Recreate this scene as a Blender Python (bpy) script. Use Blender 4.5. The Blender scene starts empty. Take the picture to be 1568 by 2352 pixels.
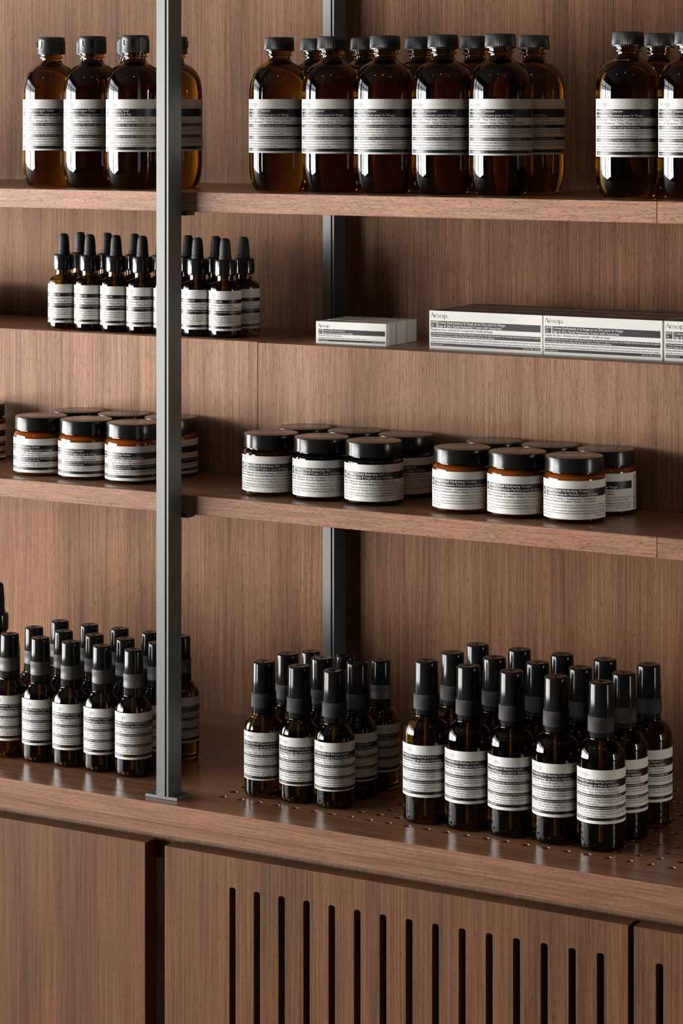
import bpy, bmesh, math, random
from mathutils import Vector, Matrix

# ------------------------------------------------------------------ camera, light, exposure
SC = bpy.context.scene
COL = SC.collection
CAM_Z = 1.5                      # eye height in metres; counter top is 656.6 mm lower
FPX, HOR, YAW = 6051.8, 240.92, 0.53013
cam = bpy.data.cameras.new('camera')
cam.sensor_fit = 'VERTICAL'
cam.sensor_height = 36.0
cam.sensor_width = 24.0
cam.lens = FPX / 2352 * 36.0
cam.shift_x = 0.0
cam.shift_y = -(1176 - HOR) / 2352
cam.clip_start = 0.05
cam.clip_end = 50
camo = bpy.data.objects.new('camera', cam)
camo.location = (0, 0, CAM_Z)
camo.rotation_euler = (math.pi / 2, 0, YAW)
COL.objects.link(camo)
SC.camera = camo

SC.view_settings.view_transform = 'Standard'
SC.view_settings.look = 'None'
SC.view_settings.exposure = -0.18
SC.view_settings.gamma = 1.0
SC.view_settings.use_curve_mapping = False
SC.cycles.max_bounces = 10
SC.cycles.transmission_bounces = 8
SC.cycles.glossy_bounces = 6
SC.cycles.diffuse_bounces = 3
SC.cycles.sample_clamp_indirect = 4.0
SC.cycles.caustics_refractive = True
SC.cycles.caustics_reflective = False
SC.cycles.use_denoising = True

world = bpy.data.worlds.new('world')
SC.world = world
world.use_nodes = True
world.node_tree.nodes['Background'].inputs[0].default_value = (0.55, 0.65, 0.8, 1)
world.node_tree.nodes['Background'].inputs[1].default_value = 0.6


def area_light(name, loc, rot, sx, sy, radiance, color):
    d = bpy.data.lights.new(name, 'AREA')
    d.shape = 'RECTANGLE'
    d.size, d.size_y = sx, sy
    d.energy = radiance * math.pi * sx * sy
    d.color = color
    o = bpy.data.objects.new(name, d)
    o.location = loc
    o.rotation_euler = rot
    COL.objects.link(o)
    return o


# daylight entering the glazed shop front in the left wall and a narrow window in the right wall
area_light('daylight_shopfront', (-4.36, 0.05, 1.15), (0, -math.pi / 2, 0), 1.30, 4.1, 38.0, (1.0, 0.97, 0.94))
area_light('daylight_upper_panes', (-4.36, 0.05, 2.13), (0, -math.pi / 2, 0), 0.64, 4.1, 8.0, (0.9, 0.95, 1.0))  # weaker, cooler daylight through the upper part of the shop front
area_light('daylight_side_window', (3.14, 1.98, 1.4), (0, math.pi / 2, 0), 1.6, 0.42, 24.0, (1.0, 0.93, 0.84))
for i, (lx, ly) in enumerate([(-0.75, 0.9), (-1.75, 0.55), (0.3, 1.0)]):
    d = bpy.data.lights.new('ceiling_lamp', 'POINT')
    d.energy = 3.0
    d.color = (1.0, 0.8, 0.58)
    d.shadow_soft_size = 0.03
    o = bpy.data.objects.new('ceiling_lamp', d)
    o.location = (lx, ly, 2.9)
    COL.objects.link(o)

# ------------------------------------------------------------------ helpers


def V(x, y, z):
    """millimetres from the eye point (x along the shelves, y into the wall, z up) -> metres in the room"""
    return Vector((x / 1000.0, y / 1000.0, CAM_Z + z / 1000.0))


def new_obj(name, me, parent=None, loc=None):
    o = bpy.data.objects.new(name, me)
    COL.objects.link(o)
    if parent is not None:
        o.parent = parent
    if loc is not None:
        o.location = loc
    return o


def thing(name, label, cat, loc, group=None, rz=0.0):
    o = bpy.data.objects.new(name, None)
    o.empty_display_size = 0.02
    COL.objects.link(o)
    o.location = loc
    o.rotation_euler = (0, 0, rz)
    tag(o, label, cat, group)
    return o


def tag(o, label, cat, group=None):
    o['label'] = label
    o['category'] = cat
    if group:
        o['group'] = group


def dup(root, loc, label, rz=0.0, group=None):
    r = root.copy()
    COL.objects.link(r)
    r.location = loc
    r.rotation_euler = (0, 0, rz)
    r['label'] = label
    if group:
        r['group'] = group
    for ch in list(root.children):
        c = ch.copy()
        COL.objects.link(c)
        c.parent = r
        for g in list(ch.children):
            d = g.copy()
            COL.objects.link(d)
            d.parent = c
    return r


def mesh_from(verts, faces, mats, mat_idx=None, smooth=False, name='m'):
    me = bpy.data.meshes.new(name)
    me.from_pydata([tuple(v) for v in verts], [], faces)
    for m in mats:
        me.materials.append(m)
    if mat_idx:
        me.polygons.foreach_set('material_index', mat_idx)
    if smooth:
        me.polygons.foreach_set('use_smooth', [True] * len(me.polygons))
    me.validate()
    me.update()
    return me


def box_bm(bm, x0, x1, y0, y1, z0, z1, bev=0.0):
    """axis box, millimetres local"""
    vs = [bm.verts.new((x / 1000, y / 1000, z / 1000)) for z in (z0, z1) for y in (y0, y1) for x in (x0, x1)]
    f = [(0, 2, 3, 1), (4, 5, 7, 6), (0, 1, 5, 4), (2, 6, 7, 3), (0, 4, 6, 2), (1, 3, 7, 5)]
    fs = [bm.faces.new([vs[i] for i in q]) for q in f]
    if bev > 0:
        es = list({e for q in fs for e in q.edges})
        bmesh.ops.bevel(bm, geom=es, offset=bev / 1000, segments=2, profile=0.5, affect='EDGES')
    return fs


def bm_mesh(bm, mats, name='m', smooth=False):
    bmesh.ops.recalc_face_normals(bm, faces=bm.faces)
    me = bpy.data.meshes.new(name)
    bm.to_mesh(me)
    bm.free()
    for m in mats:
        me.materials.append(m)
    if smooth:
        me.polygons.foreach_set('use_smooth', [True] * len(me.polygons))
    return me


def box_obj(name, mat, x0, x1, y0, y1, z0, z1, bev=0.6, parent=None, origin=None):
    """a box given in eye-point millimetres; origin at its lower centre unless parented"""
    if origin is None:
        origin = ((x0 + x1) / 2, (y0 + y1) / 2, z0)
    ox, oy, oz = origin
    bm = bmesh.new()
    box_bm(bm, x0 - ox, x1 - ox, y0 - oy, y1 - oy, z0 - oz, z1 - oz, bev)
    me = bm_mesh(bm, [mat], name)
    if parent is None:
        return new_obj(name, me, None, V(ox, oy, oz))
    return new_obj(name, me, parent)


def lathe(profile, seg=64, mats=None, smooth=True, rfun=None, name='m', sharp=25):
    """profile: list of (r, z) mm from bottom axis to top axis"""
    verts, faces = [], []
    rings = []
    for (r, z) in profile:
        if r < 1e-6:
            rings.append([len(verts)])
            verts.append((0, 0, z / 1000))
        else:
            ring = []
            for k in range(seg):
                a = 2 * math.pi * k / seg
                rr = r + (rfun(a, r, z, k) if rfun else 0.0)
                ring.append(len(verts))
                verts.append((rr * math.sin(a) / 1000, -rr * math.cos(a) / 1000, z / 1000))
            rings.append(ring)
    for A, B in zip(rings[:-1], rings[1:]):
        if len(A) == 1 and len(B) == 1:
            continue
        for k in range(seg):
            k2 = (k + 1) % seg
            if len(A) == 1:
                faces.append((A[0], B[k2], B[k]))
            elif len(B) == 1:
                faces.append((A[k], A[k2], B[0]))
            else:
                faces.append((A[k], A[k2], B[k2], B[k]))
    me = mesh_from(verts, faces, mats or [], None, smooth, name)
    if smooth:
        me.set_sharp_from_angle(angle=math.radians(sharp))
    return me


def smooth_profile(pts, n=5):
    """Catmull-Rom through (r, z) points"""
    out = []
    P = [pts[0]] + list(pts) + [pts[-1]]
    for i in range(1, len(P) - 2):
        p0, p1, p2, p3 = P[i - 1], P[i], P[i + 1], P[i + 2]
        for k in range(n):
            t = k / n
            q = []
            for c in (0, 1):
                q.append(0.5 * (2 * p1[c] + (p2[c] - p0[c]) * t + (2 * p0[c] - 5 * p1[c] + 4 * p2[c] - p3[c]) * t * t
                                + (3 * p1[c] - p0[c] - 3 * p2[c] + p3[c]) * t ** 3))
            out.append((max(q[0], 0), q[1]))
    out.append(pts[-1])
    return out


# ------------------------------------------------------------------ materials
def principled(name, color, rough=0.5, metal=0.0, spec=0.5, coat=0.0, coat_rough=0.05):
    m = bpy.data.materials.new(name)
    m.use_nodes = True
    b = m.node_tree.nodes['Principled BSDF']
    b.inputs['Base Color'].default_value = (*color, 1)
    b.inputs['Roughness'].default_value = rough
    b.inputs['Metallic'].default_value = metal
    b.inputs['Specular IOR Level'].default_value = spec
    b.inputs['Coat Weight'].default_value = coat
    b.inputs['Coat Roughness'].default_value = coat_rough
    return m


def N(nt, t, **kw):
    n = nt.nodes.new(t)
    for k, v in kw.items():
        setattr(n, k, v)
    return n


def ramp(nt, src, stops):
    r = N(nt, 'ShaderNodeValToRGB')
    e = r.color_ramp.elements
    e[0].position, e[0].color = stops[0][0], (*stops[0][1], 1)
    e[1].position, e[1].color = stops[1][0], (*stops[1][1], 1)
    for p, c in stops[2:]:
        k = e.new(p)
        k.color = (*c, 1)
    nt.links.new(src, r.inputs[0])
    return r.outputs[0]


def mixc(nt, fac, a, b, mode='MIX'):
    m = N(nt, 'ShaderNodeMix', data_type='RGBA', blend_type=mode)
    if isinstance(fac, float):
        m.inputs[0].default_value = fac
    else:
        nt.links.new(fac, m.inputs[0])
    for i, s in ((6, a), (7, b)):
        if isinstance(s, tuple):
            m.inputs[i].default_value = (*s, 1)
        else:
            nt.links.new(s, m.inputs[i])
    return m.outputs[2]


def wood(name, axis, light, dark, rough=0.42, pore=0.55, seed=0.0, spec=0.4, pl=130.0, coat=0.0, k=1.0, p0=0.59):
    """walnut: axis = grain direction 'x' or 'z'; object coordinates in metres"""
    m = bpy.data.materials.new(name)
    m.use_nodes = True
    nt = m.node_tree
    b = nt.nodes['Principled BSDF']
    tc = N(nt, 'ShaderNodeTexCoord')
    oi = N(nt, 'ShaderNodeObjectInfo')
    off = N(nt, 'ShaderNodeVectorMath', operation='SCALE')
    cmb = N(nt, 'ShaderNodeCombineXYZ')
    for i in range(3):
        nt.links.new(oi.outputs['Random'], cmb.inputs[i])
    nt.links.new(cmb.outputs[0], off.inputs[0])
    off.inputs['Scale'].default_value = 7.3
    add = N(nt, 'ShaderNodeVectorMath', operation='ADD')
    nt.links.new(tc.outputs['Object'], add.inputs[0])
    nt.links.new(off.outputs[0], add.inputs[1])

    def coords(across, along):
        mp = N(nt, 'ShaderNodeMapping')
        s = [across, across, across]
        s['xyz'.index(axis)] = along
        mp.inputs['Scale'].default_value = s
        mp.inputs['Location'].default_value = (seed, seed * 1.7, seed * 0.6)
        nt.links.new(add.outputs[0], mp.inputs['Vector'])
        return mp.outputs[0]

    def noise(vec, detail=2.0, rough_=0.5, dist=0.0):
        n = N(nt, 'ShaderNodeTexNoise')
        n.inputs['Scale'].default_value = 1.0
        n.inputs['Detail'].default_value = detail
        n.inputs['Roughness'].default_value = rough_
        n.inputs['Distortion'].default_value = dist
        nt.links.new(vec, n.inputs['Vector'])
        return n.outputs[0]

    broad = noise(coords(26, 1.3 * k), 3.0, 0.55, 0.4)
    mid = noise(coords(190, 4.0 * k), 4.0, 0.65, 0.3)
    fine = noise(coords(760, 8.0 * k), 3.0, 0.65)
    pores = noise(coords(1900, pl), 2.0, 0.6)
    mid_c = tuple((a + c) / 2 for a, c in zip(light, dark))
    cb = ramp(nt, broad, [(0.40, dark), (0.60, light), (0.5, tuple((a * 0.55 + c * 0.45) for a, c in zip(light, dark)))])
    cm = ramp(nt, mid, [(0.35, dark), (0.63, light)])
    c1 = mixc(nt, 0.45, cb, cm)
    cf = ramp(nt, fine, [(0.38, tuple(x * 0.5 for x in mid_c)), (0.63, tuple(min(1, x * 1.3) for x in light))])
    c2 = mixc(nt, 0.45, c1, cf)
    pf = ramp(nt, pores, [(p0, (0, 0, 0)), (p0 + 0.08, (pore, pore, pore))])
    c3 = mixc(nt, pf, c2, tuple(x * 0.25 for x in dark))
    nt.links.new(c3, b.inputs['Base Color'])
    b.inputs['Roughness'].default_value = rough
    b.inputs['Specular IOR Level'].default_value = spec
    b.inputs['Coat Weight'].default_value = coat
    b.inputs['Coat Roughness'].default_value = 0.12
    bp = N(nt, 'ShaderNodeBump')
    bp.inputs['Strength'].default_value = 0.12
    bp.inputs['Distance'].default_value = 0.0006
    nt.links.new(fine, bp.inputs['Height'])
    nt.links.new(bp.outputs[0], b.inputs['Normal'])
    return m


def steel_mat(name, color, rough):
    m = principled(name, color, rough, 0.0, 0.5)
    m.node_tree.nodes['Principled BSDF'].inputs['IOR'].default_value = 1.85
    nt = m.node_tree
    b = nt.nodes['Principled BSDF']
    tc = N(nt, 'ShaderNodeTexCoord')
    n = N(nt, 'ShaderNodeTexNoise')
    n.inputs['Scale'].default_value = 900
    n.inputs['Detail'].default_value = 2
    nt.links.new(tc.outputs['Object'], n.inputs['Vector'])
    c = ramp(nt, n.outputs[0], [(0.3, tuple(x * 0.85 for x in color)), (0.7, tuple(x * 1.15 for x in color))])
    nt.links.new(c, b.inputs['Base Color'])
    return m


def glass_mat(name, tint, rough=0.0, ior=1.46):
    m = bpy.data.materials.new(name)
    m.use_nodes = True
    b = m.node_tree.nodes['Principled BSDF']
    b.inputs['Base Color'].default_value = (*tint, 1)
    b.inputs['Transmission Weight'].default_value = 1.0
    b.inputs['Roughness'].default_value = rough
    b.inputs['IOR'].default_value = ior
    return m


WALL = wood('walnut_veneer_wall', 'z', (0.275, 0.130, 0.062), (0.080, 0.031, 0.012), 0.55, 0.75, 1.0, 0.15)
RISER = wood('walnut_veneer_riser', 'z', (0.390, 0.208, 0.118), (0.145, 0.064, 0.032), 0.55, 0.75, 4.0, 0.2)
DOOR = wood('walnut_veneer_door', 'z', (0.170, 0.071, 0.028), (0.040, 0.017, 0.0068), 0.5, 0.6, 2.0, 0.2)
EDGE = wood('walnut_solid_edge', 'x', (0.440, 0.232, 0.142), (0.310, 0.155, 0.093), 0.5, 0.85, 3.0, 0.25, pl=250.0, k=3.5, p0=0.565)
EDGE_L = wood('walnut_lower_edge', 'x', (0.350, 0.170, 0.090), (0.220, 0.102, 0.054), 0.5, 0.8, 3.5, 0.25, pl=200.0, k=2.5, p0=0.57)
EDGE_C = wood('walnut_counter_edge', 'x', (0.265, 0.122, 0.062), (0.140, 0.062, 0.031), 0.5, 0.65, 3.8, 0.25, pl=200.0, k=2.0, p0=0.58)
TOP = wood('walnut_counter_top', 'x', (0.300, 0.140, 0.072), (0.090, 0.039, 0.020), 0.24, 0.5, 5.0, 0.5)
SHELFTOP = wood('walnut_shelf', 'x', (0.270, 0.130, 0.064), (0.150, 0.070, 0.036), 0.3, 0.5, 6.0, 0.5)
CARC = wood('walnut_carcass', 'z', (0.22, 0.105, 0.050), (0.10, 0.046, 0.022), 0.5, 0.3, 7.0)
STEEL = steel_mat('grey_steel', (0.045, 0.044, 0.042), 0.42)
STEELD = steel_mat('dark_steel', (0.018, 0.0175, 0.017), 0.45)
AMBER = glass_mat('amber_glass', (0.19, 0.076, 0.0055))
AMBERD = glass_mat('dark_amber_glass', (0.10, 0.040, 0.003))
JARG = glass_mat('brown_jar_glass', (0.33, 0.085, 0.008))
BLKG = principled('glossy_black_plastic', (0.012, 0.0115, 0.011), 0.12, 0, 0.22)
BLKC = principled('gloss_black_collar', (0.014, 0.0135, 0.014), 0.1, 0, 0.6)
BLKS = principled('satin_black_plastic', (0.020, 0.0195, 0.019), 0.33, 0, 0.5)
BLKM = principled('matt_black_rubber', (0.018, 0.016, 0.015), 0.62, 0, 0.35)
GREYM = principled('matt_charcoal_plastic', (0.085, 0.082, 0.080), 0.5, 0, 0.4)
PAPER = principled('white_label_paper', (0.75, 0.737, 0.705), 0.5, 0, 0.2)
INK = principled('black_label_ink', (0.016, 0.0145, 0.015), 0.38, 0, 0.4)
INKT = principled('dark_text_ink', (0.030, 0.028, 0.030), 0.6, 0, 0.1)
WHITET = principled('white_text_ink', (0.80, 0.79, 0.77), 0.45, 0, 0.3)
CARD = principled('white_carton', (0.77, 0.757, 0.72), 0.42, 0, 0.3)
CARDTOP = principled('dark_printed_carton', (0.060, 0.046, 0.036), 0.4, 0, 0.4)
CREAM = principled('white_cream', (0.75, 0.66, 0.5), 0.6)
TUBE = principled('dip_tube_plastic', (0.42, 0.30, 0.16), 0.4)
PLASTER = principled('dark_plaster', (0.025, 0.023, 0.021), 0.9, 0, 0.1)
CEILM = principled('ceiling_paint', (0.06, 0.055, 0.05), 0.9, 0, 0.1)
FLOORM = principled('concrete_floor', (0.03, 0.027, 0.024), 0.8, 0, 0.15)
FRAMEM = principled('dark_window_frame', (0.03, 0.03, 0.03), 0.5)


# ------------------------------------------------------------------ the room
def structure(o):
    o['kind'] = 'structure'
    return o


FLOOR_Z = -1500
structure(box_obj('floor', FLOORM, -4300, 3100, -3300, 2600, FLOOR_Z - 60, FLOOR_Z, 0))
structure(box_obj('ceiling', CEILM, -4300, 3100, -3300, 2600, 1500, 1560, 0))
structure(box_obj('wall_back', WALL, -4300, 3100, 2394.5, 2460, FLOOR_Z, 1500, 0))
structure(box_obj('wall_front', PLASTER, -4300, 3100, -3360, -3300, FLOOR_Z, 1500, 0))


def wall_with_window(name, x0, x1, y0, y1, wy0, wy1, wz0, wz1):
    bm = bmesh.new()
    ox, oy = (x0 + x1) / 2, (y0 + y1) / 2
    for a, b_, c, d in ((y0, wy0, FLOOR_Z, 1500), (wy1, y1, FLOOR_Z, 1500), (wy0, wy1, FLOOR_Z, wz0), (wy0, wy1, wz1, 1500)):
        box_bm(bm, x0 - ox, x1 - ox, a - oy, b_ - oy, c, d)
    return structure(new_obj(name, bm_mesh(bm, [PLASTER], name), None, V(ox, oy, 0)))


wall_with_window('wall_left', -4300, -4240, -3300, 2394.5, -2000, 2100, -1000, 950)
wall_with_window('wall_right', 3040, 3100, -3300, 2394.5, 1760, 2200, -900, 700)


def window(name, x0, x1, wy0, wy1, wz0, wz1, bars, transoms):
    bm = bmesh.new()
    ox, oy = (x0 + x1) / 2, (wy0 + wy1) / 2
    for c, w in bars:
        box_bm(bm, x0 - ox, x1 - ox, c - w / 2 - oy, c + w / 2 - oy, wz0, wz1)
    for c, w in transoms:
        box_bm(bm, x0 - ox + 4, x1 - ox - 4, wy0 - oy, wy1 - oy, c - w / 2, c + w / 2)
    return structure(new_obj(name, bm_mesh(bm, [FRAMEM], name), None, V(ox, oy, 0)))


window('window_1', -4290, -4245, -2000, 2100, -1000, 950,
       [(-1970, 60), (-950, 80), (-330, 60), (430, 170), (1250, 60), (1640, 40), (2070, 60)],
       [(-970, 60), (520, 50), (925, 50)])
window('window_2', 3050, 3090, 1760, 2200, -900, 700, [(1770, 20), (2190, 20)], [(-890, 20), (690, 20)])

# ------------------------------------------------------------------ joinery
S1T, S1B = -82.8, -101.5          # top shelf
S3T, S3B = -370.6, -388.7         # middle shelf
CT = -656.6                       # counter top
BT = -236.5                       # top of the wooden riser boxes
SHF, SHR = 2085.0, 2345.0
for nm, (zt, zb), rowname in (('top', (S1T, S1B), 'upper'), ('mid', (S3T, S3B), 'lower')):
    for (xa, xb), where in (((-2090, -1404.3), 'running past the steel post to the far end'),
                            ((-1403.9, -908.8), 'starting behind the steel post'),
                            ((-908.4, -412), 'beyond the butt joint, farthest from the post')):
        ox, oy, oz = (xa + xb) / 2, SHF, zb
        lab = {'top': 'walnut upper shelf board ', 'mid': 'walnut lower shelf board '}[nm] + where
        t = thing('shelf_board', lab, 'shelf', V(ox, oy, oz), 'walnut shelf boards')
        rear = SHR if nm == 'top' else 2368
        box_obj('board', SHELFTOP, xa, xb, SHF + 4, rear, zb, zt, 0.3, t, (ox, oy, oz))
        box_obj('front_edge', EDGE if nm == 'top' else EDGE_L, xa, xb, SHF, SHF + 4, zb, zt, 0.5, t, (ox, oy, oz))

# wooden riser boxes on the lower shelf
for xa, xb, yf, zt, lab in ((-2090, -1400.3, 2224, -236.3, 'walnut riser box behind the cream jars, carrying the dropper bottles'),
                            (-1398.2, -412, 2221.5, -236.6, 'long walnut riser box carrying the white cartons')):
    ox, oy, oz = (xa + xb) / 2, yf, S3T
    t = thing('riser_box', lab, 'riser', V(ox, oy, oz), 'walnut riser boxes')
    box_obj('front_panel', RISER, xa, xb, yf, yf + 18, S3T, zt, 0.4, t, (ox, oy, oz))
    box_obj('top_panel', SHELFTOP, xa, xb, yf + 18.02, 2368, zt - 18, zt, 0.2, t, (ox, oy, oz))
    box_obj('side_panel', RISER, xa, xa + 18, yf + 18.02, 2368, S3T, zt - 18.05, 0.2, t, (ox, oy, oz))
    box_obj('side_panel', RISER, xb - 18, xb, yf + 18.02, 2368, S3T, zt - 18.05, 0.2, t, (ox, oy, oz))


# steel upright: front post, rear post, brackets, foot plate
def post_mesh(name, x0, yf, depth, z0, z1, ox, oy, oz):
    # cross section with a narrow groove near the right front edge
    p = [(0, 0), (9.6, 0), (9.9, 1.6), (11.2, 1.6), (11.5, 0.2), (13.4, 0.2), (13.4, depth), (0, depth)]
    n = len(p)
    vs = [((x0 + a - ox) / 1000, (yf + c - oy) / 1000, (z - oz) / 1000) for z in (z0, z1) for a, c in p]
    fs = [tuple(range(n))[::-1], tuple(range(n, 2 * n))] + [(i, (i + 1) % n, n + (i + 1) % n, n + i) for i in range(n)]
    return mesh_from(vs, fs, [STEEL], None, False, name)


PO = (-1404.5, 2062, CT)
up = thing('shelf_upright', 'grey steel upright post with foot plate, standing on the counter', 'post', V(*PO))
new_obj('front_post', post_mesh('front_post', -1411.4, 2062, 22.4, CT + 3.2, 1100, *PO), up)
new_obj('rear_post', post_mesh('rear_post', -1411.4, 2369.5, 24.5, CT + 0.2, 1100, *PO), up)
for zb in (S1B, S3B):
    box_obj('shelf_bracket', STEELD, -1416, -1391.2, 2084.6, 2097, zb - 3.6, zb - 0.1, 0.2, up, PO)
fp = box_obj('foot_plate', STEEL, -1425.3, -1389, 2063.8, 2085, CT + 0.1, CT + 3.2, 0.25, up, PO)
for sx in (-1419.5, -1393.8):
    sm = lathe([(0, 0), (2.3, 0), (2.3, 0.25), (1.6, 0.6), (0, 0.6)], 20, [STEELD])
    s = new_obj('screw', sm, fp, Vector(((sx - PO[0]) / 1000, (2075 - PO[1]) / 1000, 3.2 / 1000)))


def curve_plate(name, outer, holes, mat, thick, bevel=0.0003):
    """flat plate with holes from a filled 2D curve (metres), extruded along local +z"""
    cu = bpy.data.curves.new(name, 'CURVE')
    cu.dimensions = '2D'
    cu.fill_mode = 'BOTH'
    cu.extrude = thick / 2
    cu.bevel_depth = bevel
    cu.bevel_resolution = 1
    cu.offset = -bevel
    for pl in [outer] + holes:
        s = cu.splines.new('POLY')
        s.points.add(len(pl) - 1)
        for q, pt in zip(s.points, pl):
            q.co = (pt[0], pt[1], 0, 1)
        s.use_cyclic_u = True
    ob = bpy.data.objects.new(name, cu)
    COL.objects.link(ob)
    dg = bpy.context.evaluated_depsgraph_get()
    me = bpy.data.meshes.new_from_object(ob.evaluated_get(dg))
    bpy.data.objects.remove(ob)
    me.materials.clear()
    me.materials.append(mat)
    me.polygons.foreach_set('use_smooth', [False] * len(me.polygons))
    return me


# countertop with rows of drilled holes
cx0, cx1 = -2090.0, -412.0
CO = ((cx0 + cx1) / 2, 2050, CT)
ct = thing('countertop', 'long walnut counter top with drilled holes, above the cabinet doors', 'counter', V(*CO))
holes = []
for r_ in range(13):
    for k in range(38):
        hx, hy = -1361.8 + 20 * k, 2100.3 + 20 * r_
        if hx > cx1 - 20:
            continue
        holes.append([((hx - CO[0] + 3.35 * math.cos(2 * math.pi * i / 14)) / 1000, (hy - CO[1] + 3.35 * math.sin(2 * math.pi * i / 14)) / 1000)
                      for i in range(14)])
outer = [((cx0 - CO[0]) / 1000, 0.0), ((cx1 - CO[0]) / 1000, 0.0), ((cx1 - CO[0]) / 1000, 0.3442), ((cx0 - CO[0]) / 1000, 0.3442)]
me = curve_plate('worktop', outer, holes, TOP, 0.0184 - 0.0012, 0.0006)
for v in me.vertices:
    v.co.z -= 0.0092
# front edge gets the solid edge timber
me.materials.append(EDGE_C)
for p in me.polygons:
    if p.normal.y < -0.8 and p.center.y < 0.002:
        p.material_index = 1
new_obj('worktop', me, ct)
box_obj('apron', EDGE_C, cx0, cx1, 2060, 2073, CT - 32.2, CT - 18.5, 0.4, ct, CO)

# cabinets
DT, DB = -695.6, -1400.0


def slot_outline(xc, w, zt, zb, r=2.2):
    x0, x1 = xc - w / 2, xc + w / 2
    pts = [(x0, zb), (x1, zb)]
    for a in range(0, 91, 30):
        pts.append((x1 - r + r * math.cos(math.radians(a)), zt - r + r * math.sin(math.radians(a))))
    for a in range(90, 181, 30):
        pts.append((x0 + r + r * math.cos(math.radians(a)), zt - r + r * math.sin(math.radians(a))))
    return pts


def cabinet(xa, xb, slots, label, ext):
    o = ((xa + xb) / 2, 2050, -1500)
    t = thing('base_cabinet', label, 'cabinet', V(*o), 'walnut base cabinets')
    out = [((x - o[0]) / 1000, (z - o[2]) / 1000) for x, z in ((xa, DB), (xb, DB), (xb, DT), (xa, DT))]
    hs = [[((x - o[0]) / 1000, (z - o[2]) / 1000) for x, z in slot_outline(s, 6.5, -723.6, -1120)] for s in slots]
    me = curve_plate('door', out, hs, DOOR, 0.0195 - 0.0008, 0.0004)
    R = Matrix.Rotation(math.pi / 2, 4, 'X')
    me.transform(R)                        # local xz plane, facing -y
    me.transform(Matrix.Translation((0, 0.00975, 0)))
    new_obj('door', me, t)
    # carcass
    bm = bmesh.new()
    L, Rr = xa - ext[0], xb + ext[1]
    f = lambda x0, x1, y0, y1, z0, z1: box_bm(bm, x0 - o[0], x1 - o[0], y0 - o[1], y1 - o[1], z0 - o[2], z1 - o[2])
    f(L, L + 12, 2090, 2390, -1480, -690)
    f(Rr - 12, Rr, 2090, 2390, -1480, -690)
    f(L + 12, Rr - 12, 2370, 2390, -1480, -690)
    f(L + 12, Rr - 12, 2090, 2370, -1480, -1462)
    f(L, Rr, 2075, 2089.8, -716, -690)
    new_obj('carcass', bm_mesh(bm, [CARC], 'carcass'), t)
    box_obj('plinth', CARC, xa, xb, 2110, 2130, -1500, -1402, 0, t, o)
    return t


cabinet(-2085, -1416.1, [], 'walnut base cabinet with plain door without slots', (2.5, 10.9))
cabinet(-1393.8, -920.0, [-1318.1 + 26.61 * k for k in range(15)], 'walnut base cabinet with wide door of fifteen vertical slots', (10.9, 2.3))
cabinet(-914.8, -440, [-891.1 + 26.61 * k for k in range(15)], 'walnut base cabinet whose slotted door shows only its first slot', (2.6, 2.5))

# ------------------------------------------------------------------ lettering
_fc = {}


def glyphs(text, bold=0.0):
    """flat mesh of a line of text at size 1: (verts2d, faces, width)"""
    key = (text, bold)
    if key in _fc:
        return _fc[key]
    cu = bpy.data.curves.new('t', 'FONT')
    cu.body = text
    cu.size = 1.0
    cu.resolution_u = 2
    cu.offset = bold
    ob = bpy.data.objects.new('t', cu)
    COL.objects.link(ob)
    dg = bpy.context.evaluated_depsgraph_get()
    me = bpy.data.meshes.new_from_object(ob.evaluated_get(dg))
    vs = [(v.co.x, v.co.y) for v in me.vertices]
    fs = [tuple(p.vertices) for p in me.polygons]
    bpy.data.objects.remove(ob)
    bpy.data.curves.remove(cu)
    bpy.data.meshes.remove(me)
    x0 = min(v[0] for v in vs)
    vs = [(x - x0, y) for x, y in vs]
    _fc[key] = (vs, fs, max(v[0] for v in vs))
    return _fc[key]


CAPH = max(v[1] for v in glyphs('H')[0])


def stroke(pts):
    """ribbon from (x, y, width) points -> verts, quads"""
    n = len(pts)
    vs, fs = [], []
    for i, (x, y, w) in enumerate(pts):
        a = pts[max(i - 1, 0)]
        b = pts[min(i + 1, n - 1)]
        dx, dy = b[0] - a[0], b[1] - a[1]
        l = math.hypot(dx, dy) or 1
        nx, ny = -dy / l * w / 2, dx / l * w / 2
        vs += [(x + nx, y + ny), (x - nx, y - ny)]
        if i:
            k = 2 * i
            fs.append((k - 2, k - 1, k + 1, k))
    return vs, fs


def ring(cx, cy, rx, ry, wmin, wmax, a0=0, a1=360, tilt=0):
    out = []
    for i in range(25):
        a = math.radians(a0 + (a1 - a0) * i / 24)
        w = wmin + (wmax - wmin) * abs(math.cos(a - math.radians(tilt))) ** 1.3
        out.append((cx + rx * math.cos(a), cy + ry * math.sin(a), w))
    return out


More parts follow.
